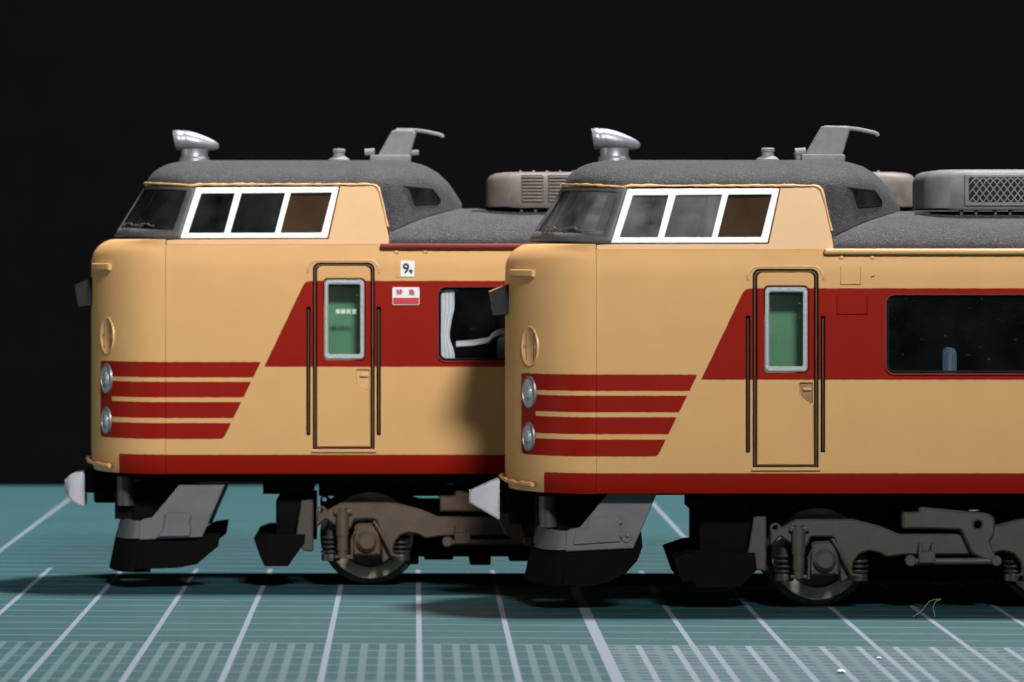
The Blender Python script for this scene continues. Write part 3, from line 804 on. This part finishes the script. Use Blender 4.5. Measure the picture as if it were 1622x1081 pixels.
    for far in (0, 1):
        bm = new(); rows = []
        for i in range(9):
            t = ta+(tb-ta)*i/8; n = Vector((-math.sin(t)/a0, -math.cos(t)/CD, 0)).normalized()
            p = Vector((seam-a0*math.sin(t), CD-CD*math.cos(t), zc))
            rows.append([p+n*o_+Vector((0, 0, h_)) for o_, h_ in ((-.02, -.022), (.020, -.022), (.026, -.016), (.026, .016), (.020, .022), (-.02, .022))])
        if far: rows = [[Vector((p.x, 2*CD-p.y, p.z)) for p in rw] for rw in rows]
        vs = grid(bm, rows, True); bm.faces.new(vs[0]); bm.faces.new(vs[-1])
        finish('marker_lamp', bm, M['cream'], root)
    # train name board on the nose front
    bm = new(); zt_, zm_, zl_ = at(0, 452, CD).z, at(0, 470, CD).z, at(0, 499, CD).z
    xb = tip+.02
    xo = at(776, 0, CD).x; xo2 = at(781, 0, CD).x
    for y0, y1 in ((CD-.26, CD+.26),):
        a = [bm.verts.new(v) for v in ((xb, y0, at(0, 450, CD).z), (xo, y0, at(0, 463, CD).z), (xo2, y0, zl_), (xb, y0, zl_+.01))]
        b = [bm.verts.new(v) for v in ((xb, y1, at(0, 450, CD).z), (xo, y1, at(0, 463, CD).z), (xo2, y1, zl_), (xb, y1, zl_+.01))]
        for i in range(4): bm.faces.new((a[i], a[(i+1) % 4], b[(i+1) % 4], b[i]))
        bm.faces.new(a); bm.faces.new(b)
    nb = finish('name_board', bm, M['sign'], root)
    bm = new(); grid(bm, [[(xb, y, at(0, 449.3, CD).z), (xo-.004, y, at(0, 462.2, CD).z), (xo-.004, y, at(0, 466.5, CD).z)] for y in (CD-.265, CD+.265)]); finish('board_edge', bm, M['orange'], nb)
    # ragged lip along the bottom of the nose front
    bm = new(); pth = []
    for i in range(31):
        t = R(43+i*2.9); n = Vector((-math.sin(t)/a0, -math.cos(t)/CD, 0)).normalized()
        jig = rnd.random()*.012
        z = at(0, 767, .4).z+ (at(0, 757, CD).z-at(0, 767, .4).z)*min(1, i/16.)
        pth.append(Vector((seam-a0*math.sin(t), CD-CD*math.cos(t), z+jig*.6))+n*(.012+jig))
    rows = [[p+Vector((0, 0, .012)) for p in pth]]; 
    tube(bm, pth, .014, 7, .6); finish('nose_lip', bm, M['cream'], root)

    # ---- underframe, coupler, skirt, plough
    bm = new(); z1 = ZP(781)
    box(bm, at(890, 0).x, xe-.02, .16, 1.79, ZP(786.5 if front else 797), z1)
    box(bm, at(1118, 0).x, xe-.02, .22, 1.73, ZP(800), z1)
    box(bm, at(885, 0).x, at(985, 0).x, .42, 1.53, at(0, 838 if front else 856, .42).z, z1); box(bm, at(852, 0).x, at(886, 0).x, .45, 1.5, at(0, 830 if front else 857, .5).z, z1); box(bm, at(1106, 0).x, at(1190, 0).x, .3, 1.65, ZP(820), ZP(796))
    box(bm, at(1200, 0).x, at(1420, 0).x, .5, 1.45, ZP(826), ZP(796)); box(bm, at(1500, 0).x, at(1900, 0).x, .3, 1.65, ZP(812), ZP(796))
    finish('underframe', bm, M['black'], root)
    T_ = P if front else Q
    bm = new()
    if front:
        dc = .975
        rows = []
        for x, y0, y1, hw in ((743, 778.5, 794.5, .07), (745, 777, 796.5, .085), (788, 758, 820.5, .14), (791, 757.5, 822.5, .14)):
            p, q = T_.at(x, y0, dc), T_.at(x, y1, dc)
            rows.append([(p.x, dc-hw, q.z), (p.x, dc-hw, p.z), (p.x, dc+hw, p.z), (p.x, dc+hw, q.z)])
    else:
        dc = .975; rows = []
        for x, y0, y1, hw in ((103.5, 762, 776, .05), (107, 756, 784, .08), (115, 749.5, 792, .11), (124, 747, 798, .13), (133, 747, 801, .14), (136, 748, 801, .14)):
            p, q = T_.at(x, y0, dc), T_.at(x, y1, dc); 
            rows.append([(p.x, dc-hw, q.z), (p.x, dc-hw, p.z), (p.x, dc+hw, p.z), (p.x, dc+hw, q.z)])
    vs = grid(bm, rows, True); bm.faces.new(vs[0]); bm.faces.new(vs[-1])
    bmesh.ops.remove_doubles(bm, verts=bm.verts, dist=1e-5); bmesh.ops.bevel(bm, geom=bm.edges[:], offset=.008, segments=2, affect='EDGES')
    cp = finish('coupler', bm, M['plastic'], root, 50)
    bm = new(); p0, p1 = at(790, 772, CD), at(858, 812, CD); box(bm, p0.x, p1.x, CD-.13, CD+.13, p1.z, p0.z, .02)
    p0, p1 = at(806, 806, CD), at(872, 828, CD); box(bm, p0.x, p1.x, CD-.2, CD+.2, p1.z, p0.z, .02)
    finish('shank', bm, M['black'], cp)
    bm = new(); c0_ = at(868, 803, .42)
    tube(bm, [at(868, 786, .42), at(868, 835, .42)], .055, 14); tube(bm, [at(868, 796, .42), at(868, 799, .42)], .058, 14); tube(bm, [at(868, 818, .42), at(868, 822, .42)], .058, 14)
    finish('mount_post', bm, M['gunmetal'], root)
    # grey skirt: a slanting side cheek with a lower front piece that wraps to the middle
    dk = 0 if front else -.075
    L0 = at(0, 871, .15).z+dk                           # lower edge
    hgt = .44
    for mir in (0, 1):
        bm = new()
        cheek = [at(966, 790, .15), at(1040, 790, .15), at(1003, 869, .15), at(897, 874, .15), at(897, 838, .15), at(930, 836, .15)]
        b2 = new(); P.plate(b2, [(964, 781), (1041, 781), (1003, 869), (897, 874), (897, 842), (905, 838), (918, 836)], (), .14, .03, .006, .15)
        for v in b2.verts: v.co.z += dk
        rows = []
        for i in range(13):
            t = R(90*i/12)
            x = at(898, 0, .15).x-.19*math.sin(t); y = .14+.75*(1-math.cos(t))
            zl = L0-.012*math.sin(t); zh = at(0, 842, .15).z+dk
            rows.append([(x, y, zl), (x+.03, y+.01, zh), (x+.06, y+.03, zh), (x+.03, y+.03, zl)])
        grid(b2, rows, True); add(bm, b2)
        if mir: b3 = mirrored(bm); bm.free(); bm = b3
        sk = finish('skirt', bm, M['skirt'], root)
        if not mir:
            bm = new()
            if front:
                P.plate(bm, [(912, 839), (930, 838), (932, 820), (982, 816.5), (982, 858), (908, 863)], (), .128, .02, .003, .15)
                for x, y in ((982, 827), (984, 848), (994, 848)): P.rod(bm, x, y, .014, .122, .15, 10, .004, .15)
                P.rod(bm, 992, 851, .034, .134, .15, 16, .004, .15)
            else:
                P.plate(bm, rpoly([(941, 824), (984, 824), (986, 833), (982, 842), (986, 852), (982, 866), (925, 867), (938, 850)], 4), (), .105, .05, .01, .15)
            if not front:
                for v in bm.verts: v.co.z += dk-.01
            finish('cover_plate', bm, M['skirt'], sk)
    # black plough under the skirt
    bm = new()
    zt2 = L0+.004; zb2 = .15 if front else .075
    rows = []
    for i in range(25):
        t = R(180*i/24)
        x = at(900, 0, .15).x-.20*math.sin(t); y = CD-(CD-.16)*math.cos(t)
        rows.append([(x, y, zt2), (x-.045, y-.02*math.cos(t), zb2), (x+.06, y, zb2), (x+.06, y, zt2)])
    grid(bm, rows, True)
    for yy in ((.16, .24), (2*CD-.24, 2*CD-.16)):
        fin = [at(x, y, .16)+Vector((0, 0, dk)) for x, y in (((898, 872), (1000, 868), (1010, 840), (1016, 844), (1018, 866), (1010, 888), (992, 908), (962, 923), (925, 930), (890, 930)) if front else ((898, 872), (991, 875), (1009, 864), (1033, 861), (1029, 885), (993, 915), (960, 921), (890, 923)))]
        prism(bm, fin, yy[0], yy[1])
    finish('snow_plough', bm, M['black'], root, 30)

    # ---- bogie
    bg = M['bogie_grey'] if front else M['bogie_brown']
    DB = .20
    MID = 1484
    bm = new()
    bm.free()
    Tt = [(1238, 836), (1262, 823), (1352, 823), (1395, 834), (1424, 846)]
    Bt = [(1434, 879), (1404, 883), (1392, 876), (1376, 873), (1362, 878), (1352, 890), (1348, 915), (1332, 925), (1326, 866), (1320, 851), (1284, 851), (1279, 866), (1262, 868), (1236, 850), (1221, 866), (1220, 832), (1232, 828)]
    mx_ = lambda p: (2*MID-p[0], p[1])
    outl = Tt+[mx_(p) for p in reversed(Tt)]+[mx_(p) for p in reversed(Bt)]+Bt
    bm = new(); p0, p1 = at(1330, 914, .5), at(1640, 826, .5); box(bm, p0.x, p1.x, .52, 1.43, p0.z, p1.z, .03)
    for px, wd, dz in ((1375, 22, .05), (1420, 50, .02), (1490, 36, .055), (1560, 44, .03), (1610, 20, .05)):
        box(bm, at(px-wd/2, 0, .5).x, at(px+wd/2, 0, .5).x, .53, 1.42, p0.z-dz, p0.z+.1, .012)
    bo = finish('bogie', bm, M['black'], root)
    for mir in (0, 1):
        bm = new(); P.plate(bm, rpoly(outl, 4), (circ(1227.5, 836, 4, 10), circ(2*MID-1227.5, 836, 4, 10)), DB, .10, .010)
        if mir: b2 = mirrored(bm); bm.free(); bm = b2
        finish('side_frame', bm, bg, bo, 35)
        bm = new(); P.plate(bm, rpoly([(1456, 803), (1566, 814), (1576, 821), (1576, 846), (1568, 858), (1580, 886), (1572, 893), (1540, 878), (1522, 840), (1462, 838), (1430, 838), (1430, 812), (1456, 812)], 3), (circ(1549, 832, 6, 14),), DB-.05, .15, .012)
        if mir: b2 = mirrored(bm); bm.free(); bm = b2
        finish('bolster', bm, bg, bo)
    for mir in (0, 1):
        bm = new(); pl = [at(1440, 890, .17), at(1580, 889, .17)]; tube(bm, pl, .022, 10)
        P.plate(bm, rrect(1455, 873, 1482, 893, 3), (), .13, .09, .008); P.rod(bm, 1443, 889, .034, .13, .2, 14); P.rod(bm, 1579, 889, .032, .13, .2, 14)
        for x in (1458, 1478): P.plate(bm, [(x-2, 860), (x+2, 860), (x+3, 876), (x-3, 876)], (), .15, .03, .004)
        if mir: b2 = mirrored(bm); bm.free(); bm = b2
        finish('anchor_rod', bm, bg, bo)
    for ax in (1304, 2*MID-1304):
        cx_ = (-.04 if front else .0) + at(1304, 0, .525).x if ax == 1304 else at(2*MID-1304, 0, .525).x
        bm = new(); rad = .325
        for y0, sg in ((.47, 1), (2*CD-.47, -1)):
            lathe_y(bm, cx_, rad, [(0, y0+sg*.03), (.10, y0+sg*.03), (.12, y0+sg*.055), (.20, y0+sg*.05), (.232, y0+sg*.01), (.280, y0), (.287, y0+sg*.01), (.289, y0+sg*.07), (.318, y0+sg*.08), (.325, y0+sg*.095), (.320, y0+sg*.115), (.0, y0+sg*.115)], 48)
        lathe_y(bm, cx_, rad, [(0, .5), (.05, .5), (.05, 2*CD-.5), (0, 2*CD-.5)], 16)
        ws = finish('wheelset', bm, M['wheel'], bo, 35)
        bm = new(); lathe_y(bm, cx_, rad, [(.205, .470), (.215, .4665), (.274, .4665), (.280, .472), (.205, .474), (.205, .470)], 48); finish('wheel_rim', bm, M['tread'], bo)
        s1 = 1 if ax == 1304 else -1
        X_ = lambda x: 1304+(x-1304) if s1 == 1 else ax-(x-1304)
        bm = new(); P.plate(bm, rpoly([(X_(1285), 862), (X_(1292), 858), (X_(1320), 858), (X_(1328), 864), (X_(1330), 905), (X_(1322), 912), (X_(1288), 912), (X_(1281), 904)], 4), (), DB-.03, .16, .014)
        P.rod(bm, X_(1306), 887, .068, DB-.065, DB, 28, .012, DB); P.rod(bm, X_(1306), 887, .058, DB-.078, DB, 28, .012, DB)
        for dx, dy in ((-20, -22), (20, -22), (-20, 20), (20, 20)): P.rod(bm, X_(1306+dx*.95), 887+dy, .010, DB-.04, DB, 8, .003, DB)
        finish('axle_box', bm, bg, bo)
        bm = new(); tube(bm, [at(X_(1265), 832, DB-.02), at(X_(1265), 916, DB-.02)], .030, 14); tube(bm, [at(X_(1265), 838, DB-.02), at(X_(1265), 878, DB-.02)], .041, 16)
        tube(bm, [at(X_(1265), 878, DB-.02), at(X_(1265), 903, DB-.02)], .035, 16); box(bm, *sorted((at(X_(1250), 0, DB).x, at(X_(1282), 0, DB).x)), DB-.03, DB+.03, at(0, 842, DB).z, at(0, 834, DB).z, .005)
        box(bm, *sorted((at(X_(1252), 0, DB).x, at(X_(1280), 0, DB).x)), DB-.03, DB+.03, at(0, 916.5, DB).z, at(0, 911, DB).z, .005)
        finish('damper', bm, bg, bo)
        bm = new(); tube(bm, [at(X_(1318), 854, DB-.045), at(X_(1326), 866, DB-.05), at(X_(1340), 892, DB-.05), at(X_(1349), 910, DB-.045), at(X_(1362), 914, DB-.03)], .011, 8); tube(bm, [at(X_(1281), 918, DB-.03), at(X_(1281), 884, DB-.03), at(X_(1287), 868, DB-.03)], .009, 6); finish('brake_pipe', bm, bg, bo)
        for sx in (1243, 1361):
            bm = new(); c = at(X_(sx), 0, DB+.06)
            for q in range(4):
                zz = at(0, 882+q*8.0, DB+.06).z; rows = []
                for i in range(20):
                    a = 2*math.pi*i/20; rows.append([(c.x+(.054+.010*math.cos(b_))*math.cos(a), DB+.13+(.054+.010*math.cos(b_))*math.sin(a), zz+.010*math.sin(b_)) for b_ in [2*math.pi*j/6 for j in range(6)]])
                rows.append(rows[0]); grid(bm, rows, True)
            lathe_z(bm, c.x, DB+.13, [(0, at(0, 911, DB).z), (.058, at(0, 911, DB).z), (.06, at(0, 914, DB).z), (.06, at(0, 922, DB).z), (0, at(0, 924, DB).z)], 20)
            tube(bm, [(c.x, DB+.13, at(0, 870, DB).z), (c.x, DB+.13, at(0, 915, DB).z)], .036, 12)
            finish('spring', bm, M['wheel'], bo)
    # front guard of the bogie
    for mir in (0, 1):
        bm = new(); P.plate(bm, rpoly([(1194, 819), (1214, 818), (1214, 905), (1197, 904), (1184, 882)], 3), (), .26, .05, .008)
        if mir: b2 = mirrored(bm); bm.free(); bm = b2
        finish('guard_bracket', bm, M['bogie_grey'], bo)
    bm = new()
    box(bm, at(1107 if front else 1148, 0, .4).x, at(1196, 0, .4).x, .36, 1.59, at(0, 885, .36).z, at(0, 815, .36).z, .02)
    for yy in ((.24, .34), (2*CD-.34, 2*CD-.24)):
        prism(bm, [at(x, y, .24) for x, y in (((1067, 885), (1102, 873), (1196, 876), (1199, 903), (1173, 929), (1104, 931), (1098, 920), (1080, 922)) if front else ((1114, 883), (1130, 877), (1200, 876), (1200, 890), (1172, 930), (1132, 930), (1124, 912)))], *yy)
    prism(bm, [at(x, y, .24) for x, y in (((1067, 885), (1102, 873), (1118, 876), (1112, 930), (1080, 924)) if front else ((1114, 883), (1130, 877), (1146, 878), (1148, 928), (1130, 928)))], .3, 1.65)
    finish('guard', bm, M['black'], bo)
    for c_ in root.children:                        # the body rides a hair higher on its bogies
        if not c_.name.startswith('bogie'): c_.location.z += Z
        elif not front: c_.location.x -= .10
    return root

def T_at_scale(T_, d): return F/(T_.Y+d)
def lathe_z(bm, cx, cy, prof, n=20):
    rows = [[(cx+max(r, 1e-4)*math.cos(2*math.pi*i/n), cy+max(r, 1e-4)*math.sin(2*math.pi*i/n), z) for i in range(n)] for r, z in prof]
    grid(bm, rows, True)

make_train(True, (1200-CX)/265.0, 32.0, 0.0, 'cream and red railcar in front on the right, plain cream gutter, no stickers')
make_train(False, -.612, 34.05, .03, 'cream and red railcar behind on the left, red gutter, white 9 sticker')

# ------------------------------------------------------------------ small things on the mat
def mat_pt(px, py):
    k_ = (py-CY)/H; return ((px-CX)/k_, F/k_)
bm = new()
def up(px, py, d): k_ = F/d; return Vector(((px-CX)/k_, d, H+(CY-py)/k_))
d0 = mat_pt(1446, 979)[1]
p1 = [up(1446, 979, d0)+Vector((0, 0, .004)), up(1460, 968, d0), up(1472, 953, d0), up(1480, 950, d0), up(1491, 949.5, d0)]
p2 = [up(1491, 949.5, d0), up(1482, 953, d0), up(1478, 962, d0), up(1481, 977, d0)]
for p in (p1, p2):
    q = []
    for i in range(len(p)-1):
        for j in range(4): q.append(p[i].lerp(p[i+1], j/4))
    q.append(p[-1]); tube(bm, q, .0026, 5)
tag(finish('lint_fibre', bm, M['fibre']), 'thin curled grey lint fibre standing on the mat before the right bogie', 'lint')
for px, py, s, lab in ((1332, 1066, .024, 'larger white paper speck on the mat, at the bottom right'), (1392, 1043.5, .013, 'smaller white paper speck on the mat, right of the larger one')):
    x, y = mat_pt(px, py); bm = new()
    bmesh.ops.create_icosphere(bm, subdivisions=1, radius=1)
    for v in bm.verts: v.co = (x+v.co.x*s*(1+.3*rnd.random()), y+v.co.y*s*(1.2+.6*rnd.random()), s*.35+v.co.z*s*.35)
    tag(finish('paper_speck', bm, M['speck']), lab, 'speck', 'white specks on the cutting mat')
